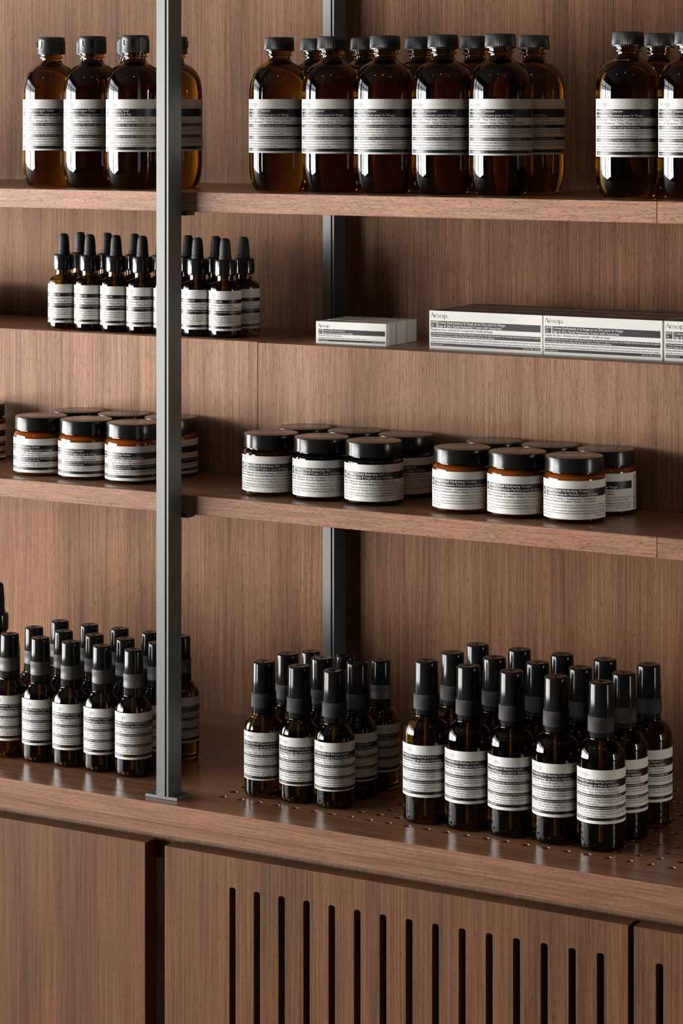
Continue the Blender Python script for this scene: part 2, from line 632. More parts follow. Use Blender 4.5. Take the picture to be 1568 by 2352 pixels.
def wordmark():
    """flared humanist wordmark, capital height 1, baseline 0: returns verts, faces, width"""
    S = []
    # A
    S += [[(0.02, 0, .055), (0.2, .5, .06), (0.38, 1.0, .085)], [(0.37, 1.0, .12), (0.55, .5, .135), (0.74, 0, .15)], [(0.15, .36, .05), (0.36, .365, .045), (0.58, .36, .05)]]
    # e with macron
    S += [ring(1.05, .33, .245, .315, .05, .13, 8, 330, 180), [(0.83, .36, .045), (1.06, .365, .045), (1.295, .375, .05)], [(0.89, .86, .065), (1.2, .86, .065)]]
    # s
    S += [[(1.76, .58, .06), (1.68, .64, .055), (1.58, .645, .07), (1.5, .58, .10), (1.49, .49, .12), (1.55, .41, .12), (1.65, .34, .125), (1.73, .25, .12), (1.73, .14, .1), (1.66, .045, .075), (1.56, .02, .055), (1.46, .06, .06)]]
    # o
    S += [ring(2.24, .33, .275, .315, .05, .135)]
    # p
    S += [[(2.76, -.36, .13), (2.75, 0, .115), (2.75, .4, .115), (2.73, .66, .13)], ring(3.0, .33, .26, .315, .05, .135, 165, -150)]
    # full stop
    S += [[(3.5, .0, .13), (3.5, .13, .13)]]
    vs, fs = [], []
    for q in S:
        v, f = stroke([(a, b, w * 0.68) for a, b, w in q])
        o = len(vs)
        vs += v
        fs += [tuple(i + o for i in t) for t in f]
    return vs, fs, 3.57


LOGO = wordmark()


class Sheet:
    """flat printed sheet collected as u (mm along), z (mm up), level, material"""

    def __init__(self):
        self.v, self.f, self.m = [], [], []

    def add(self, vs, fs, lev, mat):
        o = len(self.v)
        self.v += [(u, z, lev) for u, z in vs]
        self.f += [tuple(i + o for i in t) for t in fs]
        self.m += [mat] * len(fs)

    def rect(self, u0, u1, z0, z1, lev, mat, step=1.2):
        n = max(1, int(math.ceil((u1 - u0) / step)))
        vs = []
        for i in range(n + 1):
            u = u0 + (u1 - u0) * i / n
            vs += [(u, z0), (u, z1)]
        self.add(vs, [(2 * i, 2 * i + 2, 2 * i + 3, 2 * i + 1) for i in range(n)], lev, mat)

    def text(self, t, u0, u1, zb, cap, mat, bold=0.0, right=False):
        vs, fs, w = glyphs(t, bold)
        sy = cap / CAPH
        sx = (u1 - u0) / w if u1 is not None else sy
        self.add([(u0 + x * sx, zb + y * sy) for x, y in vs], fs, 2, mat)

    def logo(self, u0, u1, zb, cap, mat=3):
        vs, fs, w = LOGO
        sx = (u1 - u0) / w
        self.add([(u0 + x * sx, zb + y * cap) for x, y in vs], fs, 2, mat)


LEV = (0.0, 0.035, 0.07)
LABMATS = [PAPER, INK, WHITET, INKT]     # 0 paper, 1 black bar, 2 white text, 3 dark text


def wrap_label(sheet, R, az, name='paper_label'):
    """bend a sheet (u = arc mm from the reader's centre line) round a cylinder; az = azimuth of that centre line (deg, + towards +x)"""
    vs = []
    for u, z, l in sheet.v:
        r = R + LEV[l]
        a = math.radians(az) + u / R
        vs.append((r * math.sin(a) / 1000, -r * math.cos(a) / 1000, z / 1000))
    me = mesh_from(vs, sheet.f, LABMATS, sheet.m, False, name)
    sm = [m in (0, 1) for m in sheet.m]
    me.polygons.foreach_set('use_smooth', sm)
    return me


def make_sheet(R, top, bot, left, right, bars, lines, logo=None, extra=None, squares=None, barcode=None, paper_right=None):
    """angles in degrees as seen by the reader; bars (z0, z1[, a0, a1]); lines (text, a0 or None, a1 or None, zbase, cap, mat[, bold])"""
    k = math.radians(1) * R
    s = Sheet()
    pr = paper_right if paper_right is not None else right + 4
    s.rect((left - 4) * k, pr * k, bot, top, 0, 0, 0.8)
    for b in bars:
        a0 = b[2] if len(b) > 2 else left
        a1 = b[3] if len(b) > 3 else right
        s.rect(a0 * k, a1 * k, b[0], b[1], 1, 1, 0.8)
    if logo:
        s.logo(logo[0] * k, logo[1] * k, logo[2], logo[3])
    for L in lines:
        t, a0, a1, zb, cap, mat = L[:6]
        a0 = left + 1.2 if a0 is None else a0
        s.text(t, a0 * k, (a1 * k if a1 is not None else None), zb, cap, mat, L[6] if len(L) > 6 else 0.0)
    if barcode:
        z0, z1, a0, a1 = barcode
        rnd = random.Random(5)
        z = z0
        while z < z1:
            h = rnd.choice([0.35, 0.5, 0.8])
            s.rect(a0 * k, a1 * k, z, min(z + h, z1), 1, 1, 0.8)
            z += h + rnd.choice([0.4, 0.6])
    return s


D = 'dark'
LABELS = {}
# 200 ml label, shared layout for cleansers and toners -------------------------------------------------


def tall_label(title, ingr, band2, body2, band3, body3, ends, vol='6.8 fl.oz. 200 mL'):
    e = ends
    L = -75.5
    lines = [(title[0], None, e[0], 76.1, 2.2, 2), (title[1], None, e[1], 72.3, 2.2, 2),
             (ingr[0], None, e[2], 68.7, 2.0, 3), (ingr[1], None, e[3], 65.6, 2.0, 3),
             (band2, None, e[4], 62.2, 1.55, 2), (band3, None, e[5], 51.0, 1.55, 2),
             ('www.aesop.com', None, -41, 39.4, 1.5, 2), (vol, 55, 73, 39.4, 1.5, 2)]
    for t, z, a in zip(body2, (59.1, 56.7, 54.2), e[6:9]):
        lines.append((t, None, a, z, 1.55, 3))
    for t, z, a in zip(body3, (47.7, 45.1, 42.6), e[9:12]):
        lines.append((t, None, a, z, 1.55, 3))
    return make_sheet(29.35, 88.2, 36.8, L, 75.5, [(71.2, 79), (61.4, 64.4), (50.1, 53.1), (38.6, 41.6)], lines,
                      logo=(-73.5, -41, 81.7, 4.1), barcode=(38, 86, 79, 92), paper_right=96)


LABELS['cleanser'] = tall_label(
    ('Amazing Face Cleanser', 'Gel Nettoyant Étonnant pour le Visage'),
    ('Mandarin Rind • Ylang Ylang • Lavender Stem', 'Écorce de Mandarine • Ylang Ylang • Tige de Lavande'),
    'For oily and combination skin requiring mild cleansing.',
    ('A gel-based low-foaming formula to remove grime and oiliness. Pour a small amount',
     'onto clean, wet hands and massage over face and neck. Rinse off with tepid water.', 'Follow with your preferred Aesop toner and hydration.'),
    'Pour les peaux grasses et mixtes nécessitant un nettoyage doux.',
    ('Une formule peu moussante qui élimine les impuretés et toute trace grasse. Versez',
     'une petite quantité sur vos mains propres et mouillées et massez-vous le visage et le cou.', "Rincez à l'eau tiède puis hydratez votre peau."),
    (-13, 22, 25, 43, 17, 38, 75, 75, 14.5, 75, 75, 0))
LABELS['cleanser_b'] = tall_label(
    ('Fabulous Face Cleanser', 'Nettoyant Fabuleux pour le Visage'),
    ('Bergamot Rind • Chamomile Bud • Rosemary Leaf', 'Écorce de Bergamote • Bouton de Camomille • Feuille de Romarin'),
    'For normal, combination and dry skin requiring gentle cleansing.',
    ('A foaming, olive-based cleanser enhanced with hydrating Aloe Leaf and milk protein',
     'extracts. Dispense a small amount onto clean, wet hands and massage over face and neck.', 'Rinse off with tepid water. Follow with your preferred Aesop toner and hydration.'),
    'Pour les peaux normales, mixtes ou sèches nécessitant un nettoyage délicat.',
    ("Nettoyant moussant à base d'olive, enrichi en extraits d'Aloe Vera et protéines de lait.",
     'Versez sur vos mains propres et mouillées et massez le visage et le cou. Rincez à', "l'eau tiède. Appliquez ensuite le toner et le soin hydratant Aesop."),
    (-14, 20, 28, 70, 30, 66, 75, 75, 75, 75, 75, 66))
LABELS['toner'] = tall_label(
    ('Bitter Orange Astringent Toner', "Toner Astringent à l'Orange Amère"),
    ('Bitter Orange • Witch Hazel • Rosemary Leaf', 'Orange Amère • Hamamélis • Feuille de Romarin'),
    'Balancing facial toner for most skin types, ideal for the oily.',
    ('This astringent toner completes the process of facial cleansing without stripping skin.',
     'Daily after cleansing, generously douse a cleansing cotton pad and wipe over face', 'from forehead to neck. Follow by hydrating skin with your preferred Aesop product.'),
    'Toner équilibrant pour la plupart des peaux subissant les excès.',
    ('Ce toner équilibrant et rafraîchissant complète le nettoyage du visage sans dessécher.',
     'Chaque jour, nettoyez votre visage puis appliquez-le à l\'aide d\'un disque de coton.', 'Hydratez ensuite votre peau avec le soin Aesop adapté.'),
    (2, 13, 24, 38, 62, 66, 75, 75, 75, 75, 75, 60))
LABELS['toner_b'] = tall_label(
    ('B & Tea Balancing Toner', 'Toner Équilibrant B & Thé'),
    ('Sodium Lactate • Panthenol • Green Tea', 'Lactate de Sodium • Panthénol • Thé Vert'),
    'Balancing facial toner for daily use on all skin types, including sensitive.',
    ('Apply this toner to a cotton pad and wipe across the face and neck, or pour a little into',
     'your palms and pat onto clean skin. Follow by hydrating skin with your preferred', 'Aesop product.'),
    'Toner équilibrant pour tous les types de peaux y compris les peaux sensibles.',
    ('Pour rafraîchir la peau, versez ce toner sur un disque de coton et passez-le sur le visage,',
     'ou bien appliquez-le directement avec les mains. Hydratez ensuite votre peau avec', 'le soin Aesop de votre choix.'),
    (-15, -12, 20, 24, 70, 72, 75, 75, -42, 75, 75, 5))

# serum, two sizes -------------------------------------------------------------------------------------
SER_T = [('Moroccan Neroli Shaving Serum', 2), ('Sérum de Rasage au Néroli Marocain', 2),
         ('Sandalwood • Neroli Blossom • Panthenol', 3), ('Bois de Santal • Fleur de Néroli • Panthénol', 3),
         ('Low-foaming, maximum-slip shaving serum for all skin types', 2),
         ('Formulated with calming, foaming and hydrating Aloe Vera. Apply to clean, damp', 3),
         ('skin and massage lightly until a low foam appears. Rinse skin after shaving and', 3),
         ('follow with your preferred Aesop hydration.', 3),
         ('Sérum de rasage peu moussant et lubrifiant pour tous les types de peaux', 2),
         ("Contient des agents apaisants et hydratants d'Aloe Vera. Faites mousser sur la", 3),
         ('peau propre et humide. Après le rasage, rincez votre visage et hydratez votre peau', 3),
         ('avec le soin Aesop de votre choix.', 3), ('www.aesop.com', 2)]


def small_label(R, top, bot, left, right, bars, texts, ends, bases, caps, logo, vol, volpos):
    lines = []
    for (t, m), a, z, c in zip(texts, ends, bases, caps):
        lines.append((t, None, a, z, c, m))
    if vol:
        lines.append((vol, volpos[0], volpos[1], volpos[2], 1.2, 2))
    return make_sheet(R, top, bot, left, right, bars, lines, logo=logo, paper_right=right + 10)


C13 = (2.05, 2.05, 1.9, 1.9, 1.45) + (1.45,) * 3 + (1.45,) + (1.45,) * 3 + (1.3,)
LABELS['serum'] = small_label(21.65, 72.8, 25.6, -77.6, 97, [(57.5, 64.2), (48.5, 51.4), (38.2, 41.2), (28.2, 30.9)], SER_T,
                              (26, 43, 40, 43, 55, 94, 94, -9, 92, 94, 94, 8, -38),
                              (61.6, 58.4, 55.1, 52.3, 49.3, 46.3, 44.2, 42.1, 39.0, 36.1, 34.0, 31.8, 29.1), C13, (-76, -31, 67.0, 3.9),
                              '3.3 fl oz 100 mL', (70, 95, 29.1))
LABELS['serum_s'] = small_label(19.05, 62.4, 17.4, -78, 104, [(47.1, 53.7), (39.0, 41.7), (28.9, 31.7), (18.7, 21.4)], SER_T,
                                (40.6, 61, 41, 45, 84, 100, 100, 31, 101, 100, 100, 50, -38),
                                (51.1, 47.9, 45.0, 42.4, 39.8, 36.9, 34.7, 32.5, 29.6, 26.8, 24.6, 22.3, 19.6), C13, (-78, -31, 56.6, 3.9),
                                '1.6 fl oz 50 mL', (80, 102, 19.6))
HYD_T = [('Immediate Moisture Facial Hydrosol', 2), ('Spray Hydratation Immédiate pour le Visage', 2),
         ('Rose Petal • Bergamot Peel • Chamomile Bud', 3), ('Pétale de Rose • Écorce de Bergamote • Bouton de Camomille', 3),
         ('Refreshing spray-on hydration to relieve and moisturise skin', 2),
         ('Ideal for fatigued skin exposed to drying environments such as', 3),
         ('plane cabins. Also refreshes and tones skin congested by', 3),
         ('pollution. Keep on hand and spritz over the entire face as needed', 3),
         ('Spray hydratant revigorant pour apaiser et hydrater la peau', 2),
         ("Idéal pour la peau fatiguée par l'atmosphère asséchante de l'avion", 3),
         ('il rafraîchit et tonifie aussi la peau congestionnée par la ville', 3),
         ('Gardez-le à portée de main et vaporisez sur l\'ensemble du visage', 3), ('www.aesop.com', 2)]
LABELS['hydrosol'] = small_label(18.5, 63.2, 18.0, -74, 104, [(48.6, 54.6), (40.3, 43.1), (30.2, 33.0), (20.2, 23.0)], HYD_T,
                                 (56, 80, 55, 100, 88, 101, 101, 101, 101, 101, 101, 101, -31),
                                 (52.3, 49.5, 46.4, 44.0, 41.1, 38.3, 36.3, 34.2, 31.1, 28.3, 26.2, 24.2, 21.2), C13, (-74, -23, 57.2, 3.9), None, None)
OIL_T = [('Fabulous Face Oil', 2), ('Huile Fabuleuse pour le Visage', 3), ('Juniper Berry • Ylang Ylang • Jasmine Petal', 3),
         ('Easily absorbed hydration boost for normal to', 2), ('combination skin.', 2),
         ('A nutritious blend of oils will soften, hydrate and balance', 3), ('skin while leaving it with a smooth matte finish. Apply', 3),
         ('a few drops to cleansed and toned skin, massage', 3), ('from forehead to neck.', 3), ('www.aesop.com', 2)]
LABELS['oil'] = small_label(16.65, 47.8, 7.4, -88, 92, [(34.9, 38.8), (22.9, 27.7), (9.6, 12.1)], OIL_T,
                            (-9.7, 29.8, 86, 88, -46, 90, 90, 90, -9, -43),
                            (35.9, 32.1, 29.0, 25.6, 23.7, 20.2, 17.9, 15.6, 13.3, 10.4),
                            (2.1, 2.0, 2.0, 1.4, 1.4, 1.5, 1.5, 1.5, 1.5, 1.3), (-88, -33, 42.2, 3.9), '0.8 fl oz 25 mL', (38, 86, 10.4))
# jars ---------------------------------------------------------------------------------------------------
CRL_T = [('Primrose Facial Hydrating Cream', 2), ("Crème Hydratante à l'Onagre pour le Visage", 2),
         ('Violet Leaf • Rosemary Leaf • Lavender Stem', 3), ('Feuille de Violette • Feuille de Romarin • Tige de Lavande', 3),
         ('Nourishing cream for normal to dry or stressed skin. Apply to cleansed skin', 2), ('massaging gently from forehead to neck.', 2),
         ('Soin nourrissant pour peau normale, sèche ou stressée. Appliquez en massage', 3), ('sur le contour du visage et du cou.', 3), ('www.aesop.com', 2)]
LABELS['cream_l'] = small_label(27.75, 37.4, 3.7, -89, 80, [(24.6, 31.0), (14.3, 19.1), (6.4, 9.2)], CRL_T,
                                (-3.3, 23.6, 0, 22.2, 75, -1.5, 78, 1, -55), (28.3, 25.4, 22.4, 20.0, 17.2, 15.2, 12.2, 10.2, 7.3),
                                (2.0, 2.0, 1.75, 1.75, 1.4, 1.4, 1.45, 1.45, 1.3), (-89, -57, 33.5, 3.6), 'Net Wt. 2.1oz 60 mL', (43, 74, 7.3))


def plus_jar(title, ingr, body, ends, vol, volpos, barcode=None, bold=0.012):
    L = -77.5
    k = math.radians(1) * 27.75
    lines = [(title[0], -63, ends[0], 28.6, 2.15, 2, 0.006), (title[1], -63, ends[1], 25.5, 2.15, 2),
             (ingr[0], None, ends[2], 21.9, 1.65, 3, bold), (ingr[1], None, ends[3], 19.5, 1.65, 3, bold),
             ('www.aesop.com', None, -46, 6.9, 1.35, 3), (vol, volpos[0], volpos[1], 6.9, 1.35, 3, bold)]
    for t, z, a in zip(body, (16.5, 14.2, 11.4, 9.2), ends[4:8]):
        lines.append((t, None, a, z, 1.5, 3))
    s = make_sheet(27.75, 38.5, 4.5, L, 82, [(24.4, 31.4, -64, 82), (24.4, 31.4, L, -67)], lines, logo=(-77.5, -53, 35.2, 3.2),
                   barcode=barcode, paper_right=104)
    c = (L - 67) / 2 * k
    s.rect(c - 0.3, c + 0.3, 25.4, 30.4, 2, 2, 2)
    s.rect(c - 1.7, c + 1.7, 27.6, 28.2, 2, 2, 2)
    return s


LABELS['gel'] = plus_jar(('B Triple C Facial Balancing Gel', 'Gel Equilibrant B Triple C pour le Visage'),
                         ('Panthenol • Magnesium Ascorbyl Phosphate • Sodium Lactate', "Panthenol • Phosphate d'Ascorbyl Magnésium • Lactate de Sodium"),
                         ('A potent anti-oxidant gel infused with Vitamins B and C to hydrate, balance and calm oily',
                          'normal and combination skin. Massage into cleansed and toned skin from forehead to neck.',
                          'Un gel anti-oxydant puissant aux Vitamines B et C. Hydrate, équilibre et apaise les peaux',
                          "normales et mixtes. Massez sur la peau nettoyée et tonifiée du front jusqu'au cou."),
                         (18.4, 39, 43.4, 51.6, 80, 80, 80, 67), '2.0 fl oz 60 mL', (50, 81), (6, 37, 88, 101))
LABELS['perfect'] = plus_jar(('Perfect Facial Hydrating Cream', 'Crème Hydratante Parfaite pour le Visage'),
                             ('Sodium Ascorbyl Phosphate • Frankincense • Tocopherol', 'Phosphate Ascorbylique de Sodium • Encens • Tocophérol'),
                             ('A concentrated daily facial hydrating cream containing the perfect blend of Vitamins E and C,',
                              'absorbs easily to replenish normal to dehydrated skin, leaving it smooth and matte.',
                              'Crème pour le visage concentrée contenant le parfait mélange de Vitamines E et C.',
                              'Hydrate rapidement et nourrit les peaux normales ou déshydratées pour un fini lisse et mat.'),
                             (26.4, 47.3, 38.7, 40.8, 80, 74, 80, 80), 'Net wt 2.1oz 60 mL', (43, 80), (6, 37, 88, 101))

# ------------------------------------------------------------------ containers


def part(name, me, root, loc=None):
    return new_obj(name, me, root, Vector(loc) / 1000 if loc else None)


TALL_PROF = [(0, 1.6), (14, 1.2), (20.5, 0.0), (22.5, 0.6), (24.6, 2.6), (26.6, 7.4), (28.1, 13.6), (28.9, 19.8), (29.15, 26)]
TALL_SH = [(29.15, 92), (29.0, 97), (28.3, 103), (26.9, 109), (24.6, 114), (21.6, 118), (17.6, 121.4), (13.6, 123.6), (11.2, 125.6), (10.5, 128), (10.5, 129.6)]
TALL_NECK = [(10.5, 129.8), (12.4, 130.2), (12.6, 131.0), (12.4, 131.8), (11.2, 132.2), (11.2, 133.0), (12.1, 133.3), (12.1, 134.6), (11, 135), (0, 135)]


def tall_glass():
    return smooth_profile(TALL_PROF[2:], 4)[0:0] + TALL_PROF[:2] + smooth_profile(TALL_PROF[2:], 4) + smooth_profile(TALL_SH, 4) + TALL_NECK


GL_TALL = lathe(tall_glass(), 72, [AMBER], name='glass_tall', sharp=40)


def screw_cap_mesh(h=13.2, r=14.2):
    def rib(a, rr, z, k):
        return (0.28 if k % 2 else -0.12) if (1.7 < z < h - 1.2 and rr > 12) else 0.0
    p = [(0, 0.4), (r - 1.6, 0.4), (r + 0.3, 0), (r + 0.45, 0.5), (r + 0.4, 1.5), (r + 0.05, 1.8), (r - 0.35, h - 1.3), (r - 0.6, h - 0.5), (r - 1.3, h), (0, h)]
    return lathe(p, 120, [BLKS], rfun=rib, name='screw_cap', sharp=30)


SCREW = screw_cap_mesh()


def flip_cap_mesh(h=17.6, r=14.1):
    def rib(a, rr, z, k):
        d = (a + math.pi) % (2 * math.pi) - math.pi
        return (0.22 if k % 2 else -0.15) if (1.4 < z < h - 4.2 and rr > 12 and abs(d) > 0.95) else 0.0
    p = [(0, 0.4), (r - 1.6, 0.4), (r - 0.2, 0), (r + 0.1, 0.4), (r + 0.1, 1.4), (r, 1.8), (r - 0.1, h - 4.3), (r - 0.1, h - 4.0), (r - 0.55, h - 3.9), (r - 0.55, h - 3.5),
         (r - 0.1, h - 3.4), (r - 0.25, h - 1.2), (r - 0.8, h - 0.3), (r - 1.6, h), (0, h)]
    return lathe(p, 120, [BLKS], rfun=rib, name='flip_cap', sharp=30)


def tab_mesh(r=14.1):
    """raised U-shaped thumb tab rim on the front of the flip cap"""
    vs, fs = [], []
    path = [(-5, 13.2), (-5, 8.5), (-4.4, 6.8), (-3.2, 6.0), (0, 5.8), (3.2, 6.0), (4.4, 6.8), (5, 8.5), (5, 13.2)]
    for i, (u, z) in enumerate(path):
        cxx, cz = -u * 0.14, (9.5 - z) * 0.10
        for rr, s in ((r - 0.2, 0), (r + 0.75, 0), (r + 0.75, 1), (r - 0.2, 1)):
            uu, zz = u + (cxx if s else 0), z + (cz if s else 0)
            if s and i not in (0, len(path) - 1) and abs(u) < 4.6:
                zz = z + 0.9
            a = uu / r
            vs.append((rr * math.sin(a) / 1000, -rr * math.cos(a) / 1000, zz / 1000))
        if i:
            k = 4 * i
            for j in range(4):
                fs.append((k - 4 + j, k - 4 + (j + 1) % 4, k + (j + 1) % 4, k + j))
    fs += [(0, 1, 2, 3), tuple(4 * (len(path) - 1) + j for j in (3, 2, 1, 0))]
    me = mesh_from(vs, fs, [BLKS], None, False, 'cap_tab')
    return me


FLIP = flip_cap_mesh()
TAB = tab_mesh()


def tall_bottle(kind, lab_key, az, label, cat_label, loc, group, rz, cap, capz=0.0):
    t = thing(kind, label, cat_label, loc, group, rz)
    part('glass_body', GL_TALL, t)
    part('paper_label', LAB[lab_key], t)
    if cap == 'screw':
        part('screw_cap', SCREW, t, (0, 0, 134.7))
    else:
        c = part('flip_cap', FLIP, t, (0, 0, 134.0))
        c.rotation_euler = (0, 0, capz)
        new_obj('cap_tab', TAB, c)
    return t


AZ = {'cleanser': 29.5, 'cleanser_b': 29.5, 'toner': 40, 'toner_b': 38, 'serum': 25, 'serum_s': 30.5, 'hydrosol': 35, 'oil': 33, 'cream_l': 35, 'gel': 29.6, 'perfect': 25.5}
RAD = {'cleanser': 29.35, 'cleanser_b': 29.35, 'toner': 29.35, 'toner_b': 29.35, 'serum': 21.65, 'serum_s': 19.05, 'hydrosol': 18.5, 'oil': 16.65, 'cream_l': 27.75, 'gel': 27.75, 'perfect': 27.75}
LAB = {k: wrap_label(s, RAD[k], AZ[k], 'label_' + k) for k, s in LABELS.items()}

rnd = random.Random(11)
ORD = ['first', 'second', 'third', 'fourth', 'fifth', 'sixth', 'seventh']


def jit(d=2.5):
    return math.radians(rnd.uniform(-d, d))


# --- top shelf: toners left of the post ---
P0 = None
TON = [(-1612.0, 2166, 'toner', 'amber toner bottle with flip cap, farthest from the steel post in front row', -62 + 36),
       (-1553.6, 2156, 'toner', 'amber toner bottle with flip cap, middle one of the front row of three', -24 + 36),
       (-1494.6, 2146, 'toner_b', 'amber toner bottle with flip cap, half behind the steel post in front row', -34 + 36)]
for x, y, lk, lab, ca in TON:
    b = tall_bottle('toner_bottle', lk, 0, lab, 'bottle', V(x, y, S1T + 0.05), 'flip cap toner bottles by the steel post', jit(1.5), 'flip', math.radians(ca))
    b.scale = (1, 1, 1)
TONB = [(-1606.5, 2226, 'toner', 'amber toner bottle showing its cap between the first two flip caps', 95),
        (-1549.0, 2217, 'toner', 'amber toner bottle showing its cap between the last two flip caps left of post', 95),
        (-1490.4, 2208, 'toner_b', 'amber toner bottle seen right of the steel post, behind it', 110)]
for x, y, lk, lab, ca in TONB:
    tall_bottle('toner_bottle', lk, 0, lab, 'bottle', V(x, y, S1T + 0.05), 'flip cap toner bottles by the steel post', jit(1.5) - 0.16, 'flip', math.radians(ca))
for x, y in ((-1930, 2166), (-1989, 2166), (-1930, 2226), (-1989, 2226)):  # unseen bottles, added only to shade the back wall
    tall_bottle('toner_bottle', 'toner', 0, 'amber toner bottle added unseen at the far end to cast shade', 'bottle', V(x, y, S1T + 0.05), 'unseen toner bottles added for shade', jit(1.5), 'flip', 0.3)
# --- top shelf: cleansers ---
CLE = [(-1338.0, 2164, 'cleanser', 'amber screw-cap cleanser bottle nearest the steel post in the middle row of five'),
       (-1276.6, 2161, 'cleanser', 'amber screw-cap cleanser bottle second from the steel post, front row of five'),
       (-1217.4, 2158, 'cleanser_b', 'amber screw-cap cleanser bottle whose label sits lowest, centre of the front row of five'),
       (-1155.6, 2158, 'cleanser', 'amber screw-cap cleanser bottle fourth from the steel post, front row of five'),
       (-1096.0, 2158, 'cleanser', 'amber screw-cap cleanser bottle fifth from the post, front row, label fully visible')]
clean = []
for x, y, lk, lab in CLE:
    clean.append(tall_bottle('cleanser_bottle', lk, 0, lab, 'bottle', V(x, y, S1T + 0.05), 'cleanser bottles in the middle of the top shelf', jit(1.5), 'screw'))
CLB = [(-1334.0, 2224, 'amber cleanser bottle behind the first two of the five, cap between theirs'),
       (-1275.0, 2221, 'amber cleanser bottle behind the second and third of the five, cap between theirs'),
       (-1213.5, 2219, 'amber cleanser bottle behind the third and fourth of the five, cap between theirs'),
       (-1153.5, 2219, 'amber cleanser bottle behind the fourth and fifth of the five, cap between theirs'),
       (-1092.0, 2219, 'amber cleanser bottle standing behind the fully visible one, its shaded label half shown')]
for x, y, lab in CLB:
    dup(clean[0], V(x, y, S1T + 0.05), lab, jit(1.5))
for x, y, lab in [(-967.6, 2156, 'amber cleanser bottle standing alone in front beside the shelf joint'),
                  (-908.4, 2158, 'amber cleanser bottle cut by the picture edge, on the shelf joint'),
                  (-964.5, 2217, 'amber cleanser bottle behind the two at the shelf joint, mostly hidden')]:
    dup(clean[0], V(x, y, S1T + 0.05), lab, jit(1.5), 'cleanser bottles at the shelf joint')

# --- spray bottles ---


def spray_glass(R, zsh, zneck, rneck, zbot=1.2):
    sh = smooth_profile([(R, zsh), (R - 0.35, zsh + (zneck - zsh) * 0.26), (R - 1.9, zsh + (zneck - zsh) * 0.54), (R - 4.9, zsh + (zneck - zsh) * 0.79),
                         (rneck + 1.3, zneck - 0.9), (rneck, zneck), (rneck, zneck + 2)], 4)
    return [(0, 1.2), (R - 8, 0.9), (R - 4.2, 0)] + smooth_profile([(R - 3.6, 0), (R - 1.6, 0.9), (R - 0.35, 3.0), (R, 6.5)], 4) + sh + [(0, zneck + 2)]


def pump_mesh(r0, r1, h, mat):
    p = [(0, 0), (r0, 0), (r0, 0.4), (r1, h - 1.6), (r1 - 0.35, h - 0.7), (r1 - 1.1, h - 0.1), (r1 - 2.0, h), (2.2, h - 0.9), (1.2, h - 1.0), (0.9, h - 1.9), (0, h - 1.9)]
    return lathe(p, 64, [mat], name='pump_cap', sharp=35)


def collar_mesh(r, h, mat, ribs):
    def rib(a, rr, z, k):
        return (0.25 if k % 2 else -0.2) if (ribs and 0.7 < z < h - 0.3 and rr > r - 1) else 0.0
    p = [(0, 0), (r + 0.1, 0), (r + 0.3, 0.5), (r, 0.9), (r, h - 0.25), (r - 0.4, h), (0, h)] if ribs else \
        [(0, 0), (r - 0.3, 0), (r, 0.4), (r, h * 0.3), (r - 0.18, h * 0.34), (r - 0.18, h * 0.62), (r, h * 0.66), (r, h - 0.3), (r - 0.3, h), (0, h)]
    return lathe(p, 120, [mat], rfun=rib, name='collar', sharp=35)


def ring_mesh(r, h, mat):
    return lathe([(0, 0), (r - 0.5, 0), (r, 0.4), (r - 0.25, h - 0.3), (r - 0.5, h), (0, h)], 64, [mat], name='neck_ring', sharp=30)


def tube_mesh(z1):
    return lathe([(0, 6), (1.5, 6), (1.5, z1), (0, z1)], 12, [TUBE], name='dip_tube')


SPEC = {'serum': dict(R=21.45, zsh=78, zneck=96.6, rn=11.4, ring=(11.0, 96.9, 5.8), col=(11.7, 102.7, 14.1, BLKM, True), cap=(11.1, 10.65, 116.8, 29.6, BLKG)),
        'serum_s': dict(R=18.85, zsh=62, zneck=77.2, rn=11.2, ring=(11.0, 77.4, 6.4), col=(11.8, 83.8, 13.9, BLKM, True), cap=(11.1, 10.65, 97.7, 28.9, BLKG)),
        'hydrosol': dict(R=18.3, zsh=61.5, zneck=77.4, rn=10.6, ring=(10.5, 77.6, 8.0), col=(10.25, 85.6, 13.6, GREYM, False), cap=(9.7, 9.35, 99.2, 23.0, BLKG))}
PROTO = {}


def spray(kind, name, label, cat, loc, group, rz):
    if kind in PROTO:
        r = dup(PROTO[kind], loc, label, rz, group)
        r.name = name
        return r
    s = SPEC[kind]
    t = thing(name, label, cat, loc, group, rz)
    part('glass_body', lathe(spray_glass(s['R'], s['zsh'], s['zneck'], s['rn']), 64, [AMBERD], name='glass_' + kind, sharp=40), t)
    part('paper_label', LAB[kind], t)
    part('neck_ring', ring_mesh(s['ring'][0], s['ring'][2], BLKG), t, (0, 0, s['zneck'] + 0.02))
    c = s['col']
    part('collar', collar_mesh(c[0], c[2], c[3], c[4]), t, (0, 0, c[1]))
    k = s['cap']
    part('pump_cap', pump_mesh(k[0], k[1], k[3], k[4]), t, (0, 0, k[2]))
    part('dip_tube', tube_mesh(s['zneck'] - 1), t)
    PROTO[kind] = t
    return t


